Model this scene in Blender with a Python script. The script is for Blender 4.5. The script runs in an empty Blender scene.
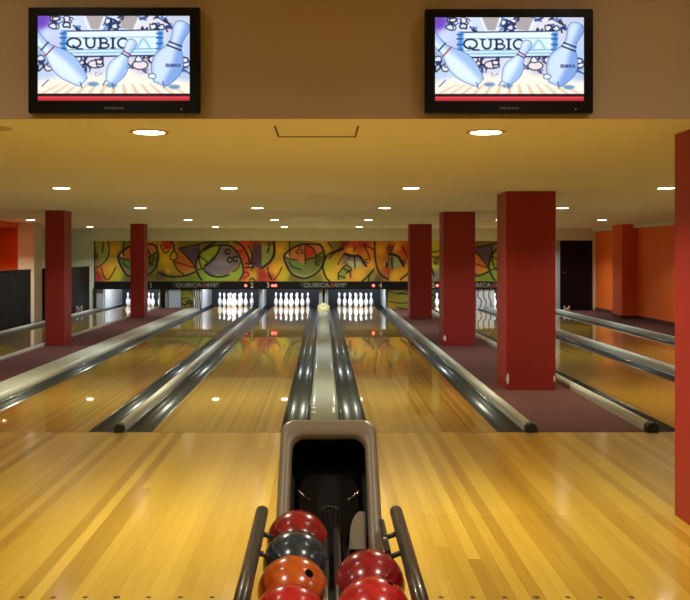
import bpy, bmesh, math, random
import numpy as np
from mathutils import Vector, Matrix
random.seed(7)
PI = math.pi
sc = bpy.context.scene
COL = sc.collection

# ------------------------------------------------------------------ helpers
def srgb(r, g, b):
    def f(c):
        c /= 255.0
        return c/12.92 if c <= 0.04045 else ((c+0.055)/1.055)**2.4
    return (f(r), f(g), f(b), 1.0)

def obj(name, bm, mat, parent=None, smooth=None):
    me = bpy.data.meshes.new(name)
    bmesh.ops.recalc_face_normals(bm, faces=bm.faces)
    if smooth is not None:
        for f in bm.faces: f.smooth = smooth
    bm.to_mesh(me); bm.free()
    if mat: me.materials.append(mat)
    o = bpy.data.objects.new(name, me); COL.objects.link(o)
    if parent: o.parent = parent
    return o

def thing(name, label, cat, loc=(0, 0, 0), group=None, rz=0):
    o = bpy.data.objects.new(name, None); COL.objects.link(o)
    o.empty_display_size = 0.05
    o.location = loc; o.rotation_euler = (0, 0, rz)
    o['label'] = label; o['category'] = cat
    if group: o['group'] = group
    return o

def tag(o, label, cat, group=None):
    o['label'] = label; o['category'] = cat
    if group: o['group'] = group
    return o

def struct(o):
    o['kind'] = 'structure'; return o

def dup(root, loc, label, group=None):
    r = root.copy(); COL.objects.link(r); r.location = loc; r['label'] = label
    if group: r['group'] = group
    for ch in list(root.children):
        c = ch.copy(); COL.objects.link(c); c.parent = r
        for g in list(ch.children):
            d = g.copy(); COL.objects.link(d); d.parent = c
    return r

def add_box(bm, x0, x1, y0, y1, z0, z1, bev=0, seg=2):
    m = Matrix.Translation(((x0+x1)/2, (y0+y1)/2, (z0+z1)/2)) @ Matrix.Diagonal((x1-x0, y1-y0, z1-z0, 1))
    r = bmesh.ops.create_cube(bm, size=1, matrix=m)
    if bev:
        es = list({e for v in r['verts'] for e in v.link_edges})
        bmesh.ops.bevel(bm, geom=es, offset=bev, segments=seg, affect='EDGES', profile=0.5)

def box(x0, x1, y0, y1, z0, z1, bev=0, seg=2):
    bm = bmesh.new(); add_box(bm, x0, x1, y0, y1, z0, z1, bev, seg); return bm

def add_tube(bm, p, q, r, n=14, cap_round=False):
    p = Vector(p); q = Vector(q); d = (q-p)
    rot = d.to_track_quat('Z', 'Y').to_matrix().to_4x4()
    m = Matrix.Translation((p+q)/2) @ rot
    res = bmesh.ops.create_cone(bm, cap_ends=True, segments=n, radius1=r, radius2=r, depth=d.length, matrix=m)
    for v in res['verts']:
        for f in v.link_faces:
            f.smooth = len(f.verts) == 4
    if cap_round:
        for e in (p, q):
            bmesh.ops.create_uvsphere(bm, u_segments=n, v_segments=8, radius=r*0.98, matrix=Matrix.Translation(e))

def add_lathe(bm, prof, n=24, cx=0, cy=0, cz=0):
    rings = []
    for r, z in prof:
        if r <= 1e-6: rings.append([bm.verts.new((cx, cy, cz+z))])
        else: rings.append([bm.verts.new((cx+r*math.cos(2*PI*k/n), cy+r*math.sin(2*PI*k/n), cz+z)) for k in range(n)])
    for a, b in zip(rings, rings[1:]):
        for k in range(n):
            k2 = (k+1) % n
            if len(a) == 1 and len(b) == 1: continue
            if len(a) == 1: f = bm.faces.new((a[0], b[k2], b[k]))
            elif len(b) == 1: f = bm.faces.new((a[k], a[k2], b[0]))
            else: f = bm.faces.new((a[k], a[k2], b[k2], b[k]))
            f.smooth = True

def extrude_y(bm, prof, y0, y1, smooth_idx=None):
    """prof: closed list of (x, z); extruded from y0 to y1"""
    a = [bm.verts.new((x, y0, z)) for x, z in prof]
    b = [bm.verts.new((x, y1, z)) for x, z in prof]
    n = len(prof)
    for k in range(n):
        f = bm.faces.new((a[k], a[(k+1) % n], b[(k+1) % n], b[k]))
        if smooth_idx and k in smooth_idx: f.smooth = True
    bm.faces.new(a); bm.faces.new(b)

def text_mesh(name, body, size, mat, parent, loc, sx=1.0, extrude=0.001, shear=0.0):
    """lettering facing -Y, centred on loc, as one mesh"""
    cu = bpy.data.curves.new('lettering_curve', 'FONT')
    cu.body = body; cu.size = size; cu.extrude = extrude; cu.align_x = 'CENTER'; cu.align_y = 'CENTER'
    cu.shear = shear; cu.resolution_u = 3
    t = bpy.data.objects.new('lettering_source', cu); COL.objects.link(t)
    bpy.context.view_layer.update()
    dg = bpy.context.evaluated_depsgraph_get()
    me = bpy.data.meshes.new_from_object(t.evaluated_get(dg))
    bpy.data.objects.remove(t)
    me.transform(Matrix.Rotation(PI/2, 4, 'X') @ Matrix.Diagonal((sx, 1, 1, 1)))
    me.transform(Matrix.Translation(loc))
    me.name = name
    me.materials.clear(); me.materials.append(mat)
    o = bpy.data.objects.new(name, me); COL.objects.link(o); o.parent = parent
    return o

# ------------------------------------------------------------------ materials
def new_mat(name):
    m = bpy.data.materials.new(name); m.use_nodes = True
    nt = m.node_tree
    return m, nt, nt.nodes['Principled BSDF']

def noise_bump(nt, b, scale=30, strength=0.1, stretch=None, dist=0.02):
    tc = nt.nodes.new('ShaderNodeTexCoord'); mp = nt.nodes.new('ShaderNodeMapping')
    nz = nt.nodes.new('ShaderNodeTexNoise'); bp = nt.nodes.new('ShaderNodeBump')
    nt.links.new(tc.outputs['Object'], mp.inputs['Vector'])
    if stretch: mp.inputs['Scale'].default_value = stretch
    nt.links.new(mp.outputs['Vector'], nz.inputs['Vector'])
    nz.inputs['Scale'].default_value = scale; nz.inputs['Detail'].default_value = 3
    bp.inputs['Strength'].default_value = strength; bp.inputs['Distance'].default_value = dist
    nt.links.new(nz.outputs['Fac'], bp.inputs['Height'])
    nt.links.new(bp.outputs['Normal'], b.inputs['Normal'])

def plain(name, col, rough=0.5, metal=0.0, var=0.08, vscale=6, bump=0.0, bscale=60, coat=0.0, stretch=None, spec=0.5):
    """a colour with faint procedural mottling"""
    m, nt, b = new_mat(name)
    tc = nt.nodes.new('ShaderNodeTexCoord'); nz = nt.nodes.new('ShaderNodeTexNoise'); mp = nt.nodes.new('ShaderNodeMapping')
    nt.links.new(tc.outputs['Object'], mp.inputs['Vector']); nt.links.new(mp.outputs['Vector'], nz.inputs['Vector'])
    if stretch: mp.inputs['Scale'].default_value = stretch
    nz.inputs['Scale'].default_value = vscale; nz.inputs['Detail'].default_value = 4
    mx = nt.nodes.new('ShaderNodeMix'); mx.data_type = 'RGBA'
    mx.inputs[6].default_value = tuple(c*(1-var) for c in col[:3])+(1,)
    mx.inputs[7].default_value = tuple(min(1, c*(1+var)) for c in col[:3])+(1,)
    nt.links.new(nz.outputs['Fac'], mx.inputs[0]); nt.links.new(mx.outputs[2], b.inputs['Base Color'])
    b.inputs['Roughness'].default_value = rough; b.inputs['Metallic'].default_value = metal
    b.inputs['Coat Weight'].default_value = coat; b.inputs['Coat Roughness'].default_value = 0.05
    b.inputs['Specular IOR Level'].default_value = spec
    if bump: noise_bump(nt, b, bscale, bump, stretch)
    return m

def emit(name, col, strength):
    m, nt, b = new_mat(name)
    b.inputs['Base Color'].default_value = col
    b.inputs['Emission Color'].default_value = col
    b.inputs['Emission Strength'].default_value = strength
    return m

def wood(name, c_dark, c_mid, c_light, board, length, rough, coat, coat_rough, bump, coat_ior=1.5):
    m, nt, b = new_mat(name)
    N = nt.nodes.new; L = nt.links.new
    tc = N('ShaderNodeTexCoord'); sp = N('ShaderNodeSeparateXYZ'); L(tc.outputs['Object'], sp.inputs[0])
    def mth(op, a, v=None):
        n = N('ShaderNodeMath'); n.operation = op
        if hasattr(a, 'links'): L(a, n.inputs[0])
        else: n.inputs[0].default_value = a
        if v is not None:
            if hasattr(v, 'links'): L(v, n.inputs[1])
            else: n.inputs[1].default_value = v
        return n.outputs[0]
    xi = mth('FLOOR', mth('DIVIDE', sp.outputs['X'], board))
    wn = N('ShaderNodeTexWhiteNoise'); wn.noise_dimensions = '1D'; L(xi, wn.inputs['W'])
    yo = mth('ADD', mth('DIVIDE', sp.outputs['Y'], length), mth('MULTIPLY', wn.outputs['Value'], 7.3))
    yi = mth('FLOOR', yo)
    cb = N('ShaderNodeCombineXYZ'); L(xi, cb.inputs[0]); L(yi, cb.inputs[1])
    w2 = N('ShaderNodeTexWhiteNoise'); w2.noise_dimensions = '2D'; L(cb.outputs[0], w2.inputs['Vector'])
    # grain stretched along the board
    mp = N('ShaderNodeMapping'); mp.inputs['Scale'].default_value = (28, 0.9, 1); L(tc.outputs['Object'], mp.inputs['Vector'])
    gn = N('ShaderNodeTexNoise'); gn.inputs['Scale'].default_value = 3; gn.inputs['Detail'].default_value = 5; L(mp.outputs[0], gn.inputs['Vector'])
    # broad tone variation across several boards
    mp2 = N('ShaderNodeMapping'); mp2.inputs['Scale'].default_value = (4.0, 0.35, 1); L(tc.outputs['Object'], mp2.inputs['Vector'])
    bn = N('ShaderNodeTexNoise'); bn.inputs['Scale'].default_value = 1.5; bn.inputs['Detail'].default_value = 2; L(mp2.outputs[0], bn.inputs['Vector'])
    v = mth('ADD', mth('MULTIPLY', w2.outputs['Value'], 0.62), mth('ADD', mth('MULTIPLY', gn.outputs['Fac'], 0.35), mth('MULTIPLY', bn.outputs['Fac'], 0.35)))
    rp = N('ShaderNodeValToRGB'); L(v, rp.inputs[0])
    e = rp.color_ramp.elements
    e[0].position = 0.3; e[0].color = c_dark
    e[1].position = 0.98; e[1].color = c_light
    k = rp.color_ramp.elements.new(0.6); k.color = c_mid
    # thin seams
    fr = mth('FRACT', mth('DIVIDE', sp.outputs['X'], board))
    se = mth('LESS_THAN', fr, 0.03)
    mx = N('ShaderNodeMix'); mx.data_type = 'RGBA'; L(mth('MULTIPLY', se, 0.45), mx.inputs[0])
    L(rp.outputs[0], mx.inputs[6]); mx.inputs[7].default_value = tuple(c*0.45 for c in c_dark[:3])+(1,)
    L(mx.outputs[2], b.inputs['Base Color'])
    b.inputs['Roughness'].default_value = rough
    b.inputs['Coat Weight'].default_value = coat; b.inputs['Coat Roughness'].default_value = coat_rough; b.inputs['Coat IOR'].default_value = coat_ior
    if bump:
        mp3 = N('ShaderNodeMapping'); mp3.inputs['Scale'].default_value = (9, 1.2, 1); L(tc.outputs['Object'], mp3.inputs['Vector'])
        nz = N('ShaderNodeTexNoise'); nz.inputs['Scale'].default_value = 2.0; nz.inputs['Detail'].default_value = 2; L(mp3.outputs[0], nz.inputs['Vector'])
        bp = N('ShaderNodeBump'); bp.inputs['Strength'].default_value = bump; bp.inputs['Distance'].default_value = 0.01
        L(nz.outputs['Fac'], bp.inputs['Height']); L(bp.outputs[0], b.inputs['Normal']); L(bp.outputs[0], b.inputs['Coat Normal'])
    return m

def painted(name, emission=0.0, rough=0.45):
    """paint held in a colour attribute of the mesh"""
    m, nt, b = new_mat(name)
    a = nt.nodes.new('ShaderNodeAttribute'); a.attribute_name = 'paint'
    if emission:
        b.inputs['Base Color'].default_value = (0.01, 0.01, 0.01, 1)
        nt.links.new(a.outputs['Color'], b.inputs['Emission Color']); b.inputs['Emission Strength'].default_value = emission
        b.inputs['Roughness'].default_value = 0.2
    else:
        nt.links.new(a.outputs['Color'], b.inputs['Base Color']); b.inputs['Roughness'].default_value = rough
    return m

M = {}
M['approach'] = wood('approach_wood', srgb(160, 120, 34), srgb(184, 144, 46), srgb(206, 168, 64), 0.064, 18.0, 0.34, 0.6, 0.14, 0.04)
M['approach_new'] = wood('approach_wood_polished', srgb(160, 120, 34), srgb(184, 144, 46), srgb(206, 168, 64), 0.064, 18.0, 0.26, 0.7, 0.10, 0.03)
M['lane'] = wood('lane_wood', srgb(150, 112, 36), srgb(176, 136, 46), srgb(196, 158, 62), 0.0273, 16.0, 0.3, 1.0, 0.025, 0.004, 1.65)
M['ceiling'] = plain('ceiling_paint', srgb(232, 226, 196), 0.9, var=0.03, vscale=1.2)
M['soffit'] = plain('soffit_paint', srgb(196, 174, 150), 0.85, var=0.03, vscale=1.5)
M['beige'] = plain('beige_wall_paint', srgb(222, 222, 196), 0.85, var=0.04)
M['orange'] = plain('orange_wall_paint', srgb(246, 112, 28), 0.6, var=0.05, vscale=1.5)
M['orange2'] = plain('deep_orange_paint', srgb(222, 84, 24), 0.6, var=0.05)
M['red'] = plain('red_pillar_paint', srgb(152, 36, 30), 0.5, var=0.06, vscale=2.5)
M['carpet'] = plain('maroon_carpet', srgb(98, 52, 46), 0.95, var=0.15, vscale=180, bump=0.5, bscale=350)
M['carpet2'] = plain('dark_brown_carpet', srgb(84, 40, 32), 0.95, var=0.15, vscale=180, bump=0.5, bscale=350)
M['gutter'] = plain('gutter_plastic', srgb(60, 64, 62), 0.3, var=0.2, vscale=5, stretch=(6, 0.4, 6), coat=0.12, spec=0.6)
M['cap'] = plain('divider_cap', srgb(190, 188, 172), 0.38, var=0.08, vscale=9, coat=0.05)
M['track'] = plain('return_track_cover', srgb(156, 158, 148), 0.3, var=0.06, vscale=4, coat=0.2)
M['rubber'] = plain('black_rubber', srgb(28, 27, 26), 0.45, var=0.2, vscale=40)
M['hole'] = plain('finger_hole_black', srgb(8, 5, 4), 0.9, var=0.1, spec=0.1)
M['black'] = plain('black_panel', srgb(14, 14, 14), 0.55, var=0.2, vscale=3, spec=0.25)
M['black_gloss'] = plain('black_plastic', srgb(11, 11, 13), 0.3, var=0.2, vscale=5, spec=0.25)
M['navy'] = plain('dark_navy_lining', srgb(10, 11, 18), 0.6, var=0.2)
M['kick'] = plain('kickback_white', srgb(190, 195, 200), 0.35, var=0.12, vscale=4, stretch=(1, 1, 0.4))
M['paleblue'] = plain('lit_gap_wall_blue', srgb(186, 204, 222), 0.4, var=0.05)  # pale blue has the pin light on the gap wall mixed in
M['pin'] = plain('pin_white', srgb(242, 243, 246), 0.2, var=0.02, coat=0.6)
M['pinred'] = plain('pin_neck_red', srgb(186, 70, 80), 0.25, var=0.05)
M['trim'] = plain('downlight_trim', srgb(196, 168, 112), 0.4, var=0.05)
M['lens'] = emit('downlight_lens', (1.0, 0.90, 0.70, 1), 14.0)
M['led'] = emit('red_led', (1.0, 0.05, 0.04, 1), 9.0)
M['sign_plate'] = plain('sign_plate_dark', srgb(38, 42, 36), 0.4, var=0.1)
M['letter_grey'] = plain('lettering_grey', srgb(150, 150, 142), 0.4, var=0.05)
M['letter_red'] = plain('lettering_red', srgb(190, 40, 36), 0.4, var=0.05)
M['number'] = plain('number_cream', srgb(190, 190, 160), 0.5, var=0.05)
M['hood'] = plain('hood_plastic', srgb(140, 126, 104), 0.36, var=0.05, vscale=3, bump=0.03, bscale=200)
M['steel_black'] = plain('black_painted_steel', srgb(44, 42, 38), 0.3, var=0.15, vscale=25, coat=0.3, spec=0.6)
M['chrome'] = plain('chrome', srgb(190, 190, 190), 0.15, metal=1.0, var=0.05)
M['white'] = plain('white_plastic', srgb(232, 230, 224), 0.35, var=0.03)
M['doorframe'] = plain('grey_door_frame', srgb(150, 154, 152), 0.4, var=0.05)
M['lightpost'] = plain('pale_plaster', srgb(214, 206, 180), 0.7, var=0.04)
M['hatch'] = plain('hatch_shadow_gap', srgb(96, 70, 30), 0.8, var=0.1)
M['seam'] = plain('dark_seam', srgb(92, 58, 26), 0.5, var=0.1)
M['dot'] = plain('marker_dot_brown', srgb(70, 40, 16), 0.45, var=0.1)
M['mural'] = painted('mural_paint', 0, 0.5)
M['screen'] = painted('screen_picture', 1.05)
M['nose'] = plain('return_nose_cream', srgb(205, 196, 140), 0.4, var=0.12, vscale=12)

# ------------------------------------------------------------------ room numbers (metres; y runs down the lanes)
FOUL = 7.83; MASK = 25.2; CEIL = 2.165; SOF = 4.735
LANES = {1: -5.13, 2: -2.495, 3: -0.89, 4: 0.92, 5: 3.535, 6: 5.165}
HW = 0.533
WX0, WX1 = -7.3, 7.19

# floor and setting
bm = bmesh.new(); add_box(bm, -9, 0.55, -5, FOUL, -0.15, 0); add_box(bm, 0.55, 9, 5.35, FOUL, -0.15, 0)
struct(obj('floor', bm, M['approach']))
struct(obj('floor', box(0.55, 9, -5, 5.35, -0.15, 0), M['approach_new']))
sub = struct(obj('floor', box(-9, 9, FOUL, 29, -0.3, -0.125), M['black']))
struct(obj('ceiling', box(-9, 9, SOF+0.02, 29, CEIL, CEIL+0.15), M['ceiling']))
struct(obj('wall_soffit', box(-9, 9, SOF, SOF+0.02, CEIL, 3.3), M['soffit']))
struct(obj('ceiling', box(-9, 9, -5, SOF, 3.3, 3.4), M['ceiling']))
struct(obj('wall_rear', box(-9, 9, -5.1, -5, 0, 3.3), M['beige']))
struct(obj('wall_left', box(-9.1, -9, -5, 12, 0, 3.3), M['beige']))
struct(obj('wall_right', box(9, 9.1, -5, 12, 0, 3.3), M['orange']))
# right wall of the lane hall with a corner beam, pilaster and skirting
struct(obj('wall_right', box(WX1, WX1+0.12, 12, 24.8, 0, CEIL), M['orange']))
struct(obj('wall_right', box(WX1, 9.1, 11.9, 12, 0, CEIL), M['orange']))
struct(obj('wall_right', box(6.84, WX1, 21.5, 22.2, 0, CEIL), M['orange2']))
bm = bmesh.new(); add_box(bm, WX1-0.1, WX1, 12, 21.5, 2.075, CEIL); add_box(bm, WX1-0.1, WX1, 22.2, 24.8, 2.075, CEIL)
struct(obj('trim_1', bm, M['beige']))
bm = bmesh.new(); add_box(bm, WX1-0.015, WX1, 12, 21.5, 0, 0.08); add_box(bm, 6.825, 6.84, 21.485, 22.2, 0, 0.08); add_box(bm, 6.84, WX1-0.015, 21.485, 21.5, 0, 0.08); add_box(bm, WX1-0.015, WX1, 22.2, 24.8, 0, 0.08)
struct(obj('baseboard_right', bm, M['carpet2']))
# back wall: bulkhead over the machines and the two ends
bm = bmesh.new(); add_box(bm, -6.2, 6.1, MASK+0.06, MASK+0.2, 0.56, 1.836); add_box(bm, -6.2, 6.08, MASK-0.22, MASK+0.2, 1.836, CEIL); add_box(bm, -7.42, -6.2, MASK+0.06, MASK+0.2, -0.12, CEIL)
struct(obj('wall_back', bm, M['beige']))
bm = bmesh.new(); add_box(bm, 7.1, 7.31, 24.8, 24.95, -0.12, CEIL); add_box(bm, 6.08, 7.1, 24.8, 24.95, 1.84, CEIL); add_box(bm, 6.085, 6.15, 24.8, 25.26, -0.12, CEIL)
struct(obj('wall_back', bm, M['beige']))
d = obj('door_1', box(6.25, 7.07, 24.82, 24.87, 0.0, 1.81), M['black_gloss']); struct(d)
bm = bmesh.new(); add_box(bm, 7.0, 7.1, 24.78, 24.88, 0, 1.84); add_box(bm, 6.25, 7.0, 24.78, 24.88, 1.77, 1.84)
obj('door_frame', bm, M['black'], d)
obj('door_frame', box(6.15, 6.25, 24.78, 24.88, 0, 1.84), M['doorframe'], d)
bm = bmesh.new(); add_tube(bm, (6.33, 24.80, 1.0), (6.42, 24.80, 1.0), 0.011)
obj('door_handle', bm, M['chrome'], d)
# left side: orange recess, dropped orange beam, pale pilaster, beige return
struct(obj('wall_left', box(WX0-0.12, WX0, 12, 20.9, 0, CEIL), M['orange']))
struct(obj('wall_left', box(-9.1, WX0, 11.9, 12, 0, CEIL), M['beige']))
struct(obj('wall_left', box(WX0-0.12, -6.62, 20.9, 21.0, 0, CEIL), M['orange']))
struct(obj('wall_left', box(WX0-0.12, WX0, 21.0, MASK+0.06, 0, CEIL), M['beige']))
bm = bmesh.new(); add_box(bm, WX0, -6.62, 12, 20.35, 2.06, CEIL)
struct(obj('trim_2', bm, M['orange2']))
struct(obj('trim_3', box(-6.62, -6.27, 20.4, 20.98, 0, CEIL), M['lightpost']))
# ceiling access hatch outline
bm = bmesh.new()
add_box(bm, -0.262, -0.252, 5.0, 5.46, CEIL-0.004, CEIL); add_box(bm, -0.262, 0.192, 5.45, 5.464, CEIL-0.004, CEIL); add_box(bm, 0.182, 0.192, 5.0, 5.46, CEIL-0.004, CEIL)
struct(obj('trim_4', bm, M['hatch']))
# seams across the approach (foul line joint and the joint at the front pillar)
bm = bmesh.new(); add_box(bm, -8.9, 8.9, FOUL-0.012, FOUL+0.001, -0.02, 0.0012)
struct(obj('trim_5', bm, M['seam']))

# ------------------------------------------------------------------ lanes
def gutter_prof(x0, x1):
    c = (x0+x1)/2; r = (x1-x0)/2
    p = [(x0, -0.004)]
    n = 14
    for k in range(1, n):
        a = PI + PI*k/n
        p.append((c + (r-0.006)*math.cos(a), -0.004 + 0.085*math.sin(a)))
    p += [(x1, -0.004), (x1, -0.12), (x0, -0.12)]
    return p

LANE_DESC = {1: 'far left bowling lane, beyond the left red pillars, mostly hidden by them',
             2: 'bowling lane left of the narrow divider, beside the wide pale track cover',
             3: 'glossy bowling lane just left of the ball return',
             4: 'glossy bowling lane just right of the ball return',
             5: 'bowling lane seen behind the big right pillar, next to the maroon carpet',
             6: 'rightmost bowling lane, beyond the pale rail, nearest the orange wall'}
GUT = {1: (-HW-0.235, -HW-0.0, 0.19), 2: None}
gut_w = {1: (0.235, 0.17), 2: (0.235, 0.224), 3: (0.236, 0.235), 4: (0.24, 0.235), 5: (0.215, 0.228), 6: (0.228, 0.235)}
for n, cx in LANES.items():
    t = thing('bowling_lane', LANE_DESC[n], 'bowling lane', (cx, FOUL, 0), 'bowling lanes')
    bm = box(-HW, HW, 0, 19.25, -0.12, 0)
    o = obj('lane_bed', bm, M['lane'], t)
    for s, w in ((-1, gut_w[n][0]), (1, gut_w[n][1])):
        bm = bmesh.new()
        x0, x1 = (-HW-w, -HW) if s < 0 else (HW, HW+w)
        extrude_y(bm, gutter_prof(x0, x1), 0.0, 19.25, set(range(0, 14)))
        obj('gutter', bm, M['gutter'], t)

def cap_prof(w, z1, z0=-0.12):
    r = min(w/2, 0.05); p = [(-w/2, z0), (-w/2, z1-r)]
    for k in range(1, 8):
        a = PI - PI/2*k/7 if True else 0
        p.append((-w/2+r + r*math.cos(a), z1-r + r*math.sin(a)))
    for k in range(0, 8):
        a = PI/2 - PI/2*k/7
        p.append((w/2-r + r*math.cos(a), z1-r + r*math.sin(a)))
    p += [(w/2, z0)]
    return p

def divider(x0, x1, z1, label, end=True, y1=MASK-0.05):
    w = x1-x0; cx = (x0+x1)/2
    t = thing('lane_divider', label, 'lane divider', (cx, FOUL, 0), 'lane dividers')
    bm = bmesh.new(); pr = cap_prof(w*0.9, z1); extrude_y(bm, pr, 0.06 if end else 0.0, y1-FOUL, set(range(1, len(pr)-2)))
    obj('cap_rail', bm, M['cap'], t)
    if end:
        bm = bmesh.new(); pr = cap_prof(w*0.99, z1*1.06, -0.003)
        extrude_y(bm, pr, -0.03, 0.06, set(range(1, len(pr)-2)))
        obj('end_cap', bm, M['rubber'], t)
    return t
d_left = LANES[1]-HW-0.235
divider(d_left-0.1, d_left, 0.06, 'pale rail along the far left lane, beside the low black partition')
x = LANES[1]+HW+0.17
divider(x, x+0.075, 0.085, 'thin pale rail between the far left lane and the left maroon carpet')
divider(LANES[2]+HW+0.226, LANES[3]-HW-0.238, 0.068, 'pale round rail with black end cap between the two lanes left of the ball return')
divider(LANES[4]+HW+0.235, LANES[4]+HW+0.325, 0.072, 'pale rail with black end cap between the lane right of the ball return and carpet')
divider(LANES[5]-HW-0.215-0.095, LANES[5]-HW-0.215, 0.075, 'pale rail with black end cap on the right edge of the right maroon carpet')
divider(LANES[5]+HW+0.228, LANES[6]-HW-0.228, 0.1, 'pale rail between the two lanes right of the pillars')
divider(LANES[6]+HW+0.235, LANES[6]+HW+0.315, 0.085, 'thin pale rail right of the rightmost lane, before the orange wall')
# wide cover left of lane 2
x1 = LANES[2]-HW-0.235
t = thing('track_cover', 'wide pale ball track cover between left maroon carpet and the lane', 'track cover', ((x1-0.37+x1)/2, FOUL, 0))
bm = bmesh.new(); pr = cap_prof(0.36, 0.06); extrude_y(bm, pr, 0, MASK-0.25-FOUL, set(range(1, len(pr)-2)))
obj('cover', bm, M['cap'], t)
for yy in (1.2, 4.4, 7.6, 10.8):
    bm = bmesh.new(); bmesh.ops.create_uvsphere(bm, u_segments=10, v_segments=6, radius=0.012, matrix=Matrix.Translation((-0.03, yy, 0.06)) @ Matrix.Diagonal((1, 1, .4, 1)))
    obj('screw', bm, M['chrome'], t)
# ball track cover between lanes 3 and 4
xa, xb = LANES[3]+HW+0.235, LANES[4]-HW-0.24
TC = (xa+xb)/2
t = thing('track_cover', 'long pale grey ball track cover running from hood between the two central lanes', 'track cover', (TC, FOUL, 0))
bm = bmesh.new(); pr = cap_prof(xb-xa-0.004, 0.03); extrude_y(bm, pr, 0, 16.0, set(range(1, len(pr)-2)))
obj('cover', bm, M['track'], t)
for sx, ys in ((-0.10, (0.78, 1.02)), (0.085, (0.78,))):
    for yy in ys:
        bm = box(sx-0.022 if sx < 0 else sx-0.01, sx+0.022 if sx < 0 else sx+0.012, yy, yy+(0.05 if sx < 0 else 0.30), 0.029, 0.0315)
        obj('white_mark', bm, M['white'], t)  # small flat white marks on the cover
# nose housing of the return at the far end of the track
t = thing('return_housing', 'cream rounded ball return housing at the far end of track', 'ball return housing', (TC, 23.83, 0))
bm = bmesh.new(); bmesh.ops.create_uvsphere(bm, u_segments=24, v_segments=12, radius=1, matrix=Matrix.Translation((0, 0.45, 0.02)) @ Matrix.Diagonal((0.16, 0.45, 0.20, 1)))
add_box(bm, -0.155, 0.155, 0.35, 1.0, -0.12, 0.14, 0.03)
add_box(bm, -0.13, 0.13, 0.0, 0.5, -0.12, 0.02)
obj('shell', bm, M['nose'], t, smooth=True)
bm = bmesh.new(); bmesh.ops.create_uvsphere(bm, u_segments=12, v_segments=8, radius=0.022, matrix=Matrix.Translation((0, 0.12, 0.155)) @ Matrix.Diagonal((1.2, 1, 1, 1)))
obj('badge', bm, M['letter_red'], t, smooth=True)

# carpets
cl0, cl1 = LANES[1]+HW+0.248, LANES[2]-HW-0.235-0.365
tag(obj('carpet_runner', box(cl0, cl1, FOUL, MASK-0.02, -0.12, 0.045), M['carpet']), 'maroon carpet strip around the left red pillars', 'carpet')
cr0, cr1 = LANES[4]+HW+0.335, LANES[5]-HW-0.315
tag(obj('carpet_runner', box(cr0, cr1, FOUL, MASK-0.02, -0.12, 0.004), M['carpet']), 'maroon carpet strip around the right red pillars', 'carpet')
tag(obj('carpet_runner', box(LANES[6]+HW+0.32, WX1, FOUL, 24.78, -0.12, 0.0), M['carpet2']), 'dark brown carpet strip along the orange wall', 'carpet')
tag(obj('carpet_runner', box(WX0, d_left-0.105, FOUL, MASK, -0.12, 0.0), M['carpet2']), 'dark carpet strip behind the low black partition at left', 'carpet')

# ------------------------------------------------------------------ pillars
def pillar(x0, x1, y0, d, z0, label):
    t = obj('pillar', box(x0, x1, y0, y0+d, z0, CEIL, 0.006, 2), M['red'])
    tag(t, label, 'pillar', 'red pillars')
    return t
pillar(2.0, 2.52, 4.83, 0.52, 0, 'nearest red pillar, cut by the right edge of the view')
big = pillar(1.99, 2.532, 10.22, 0.54, 0.004, 'big red pillar on the right carpet, second from the camera')
mid = pillar(1.94, 2.455, 15.15, 0.54, 0.004, 'middle red pillar in the right row, behind the big one')
pillar(1.98, 2.48, 21.4, 0.54, 0.004, 'farthest red pillar in the right row, close to the mural')
pillar(-4.345, -4.045, 14.69, 0.43, 0.045, 'nearer red pillar on the left carpet')
pillar(-4.345, -4.035, 21.19, 0.43, 0.045, 'farther red pillar on the left carpet, in front of the mural')

def chip(p, x, y, z, w, h, seed):
    r = random.Random(seed); bm = bmesh.new()
    pts = [(w/2*(1+r.uniform(-.35, .35))*math.cos(q), h/2*(1+r.uniform(-.3, .3))*math.sin(q)) for q in np.linspace(0, 2*PI, 11)[:-1]]
    a = [bm.verts.new((x+u, y-0.002, z+v)) for u, v in pts]; b = [bm.verts.new((x+u, y+0.004, z+v)) for u, v in pts]
    for k in range(10): bm.faces.new((a[k], a[(k+1) % 10], b[(k+1) % 10], b[k]))
    bm.faces.new(a); bm.faces.new(b)
    c = obj('plaster_chip', bm, M['white'], p); c['label'] = 'bare white plaster chip'
chip(big, 2.008, 10.22, 0.13, 0.03, 0.11, 1); chip(big, 2.515, 10.22, 0.13, 0.02, 0.06, 2); chip(mid, 1.965, 15.15, 0.13, 0.045, 0.09, 3)
# ------------------------------------------------------------------ low black partitions at left
def partition(y0, y1, label):
    t = thing('partition', label, 'partition', (-6.28, y0, 0))
    n = max(1, round((y1-y0)/1.35)); L = (y1-y0)/n
    for k in range(n):
        obj('panel', box(-0.05, 0.05, k*L+0.006, (k+1)*L-0.006, 0, 1.13, 0.006), M['black'], t)
    obj('top_rail', box(-0.06, 0.06, 0, y1-y0, 1.13, 1.16, 0.005), M['black_gloss'], t)
partition(14.65, 20.05, 'low black partition at far left, in front of pale pilaster')
partition(21.05, MASK-0.12, 'low black partition at far left, behind the nearer red pillar')

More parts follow.
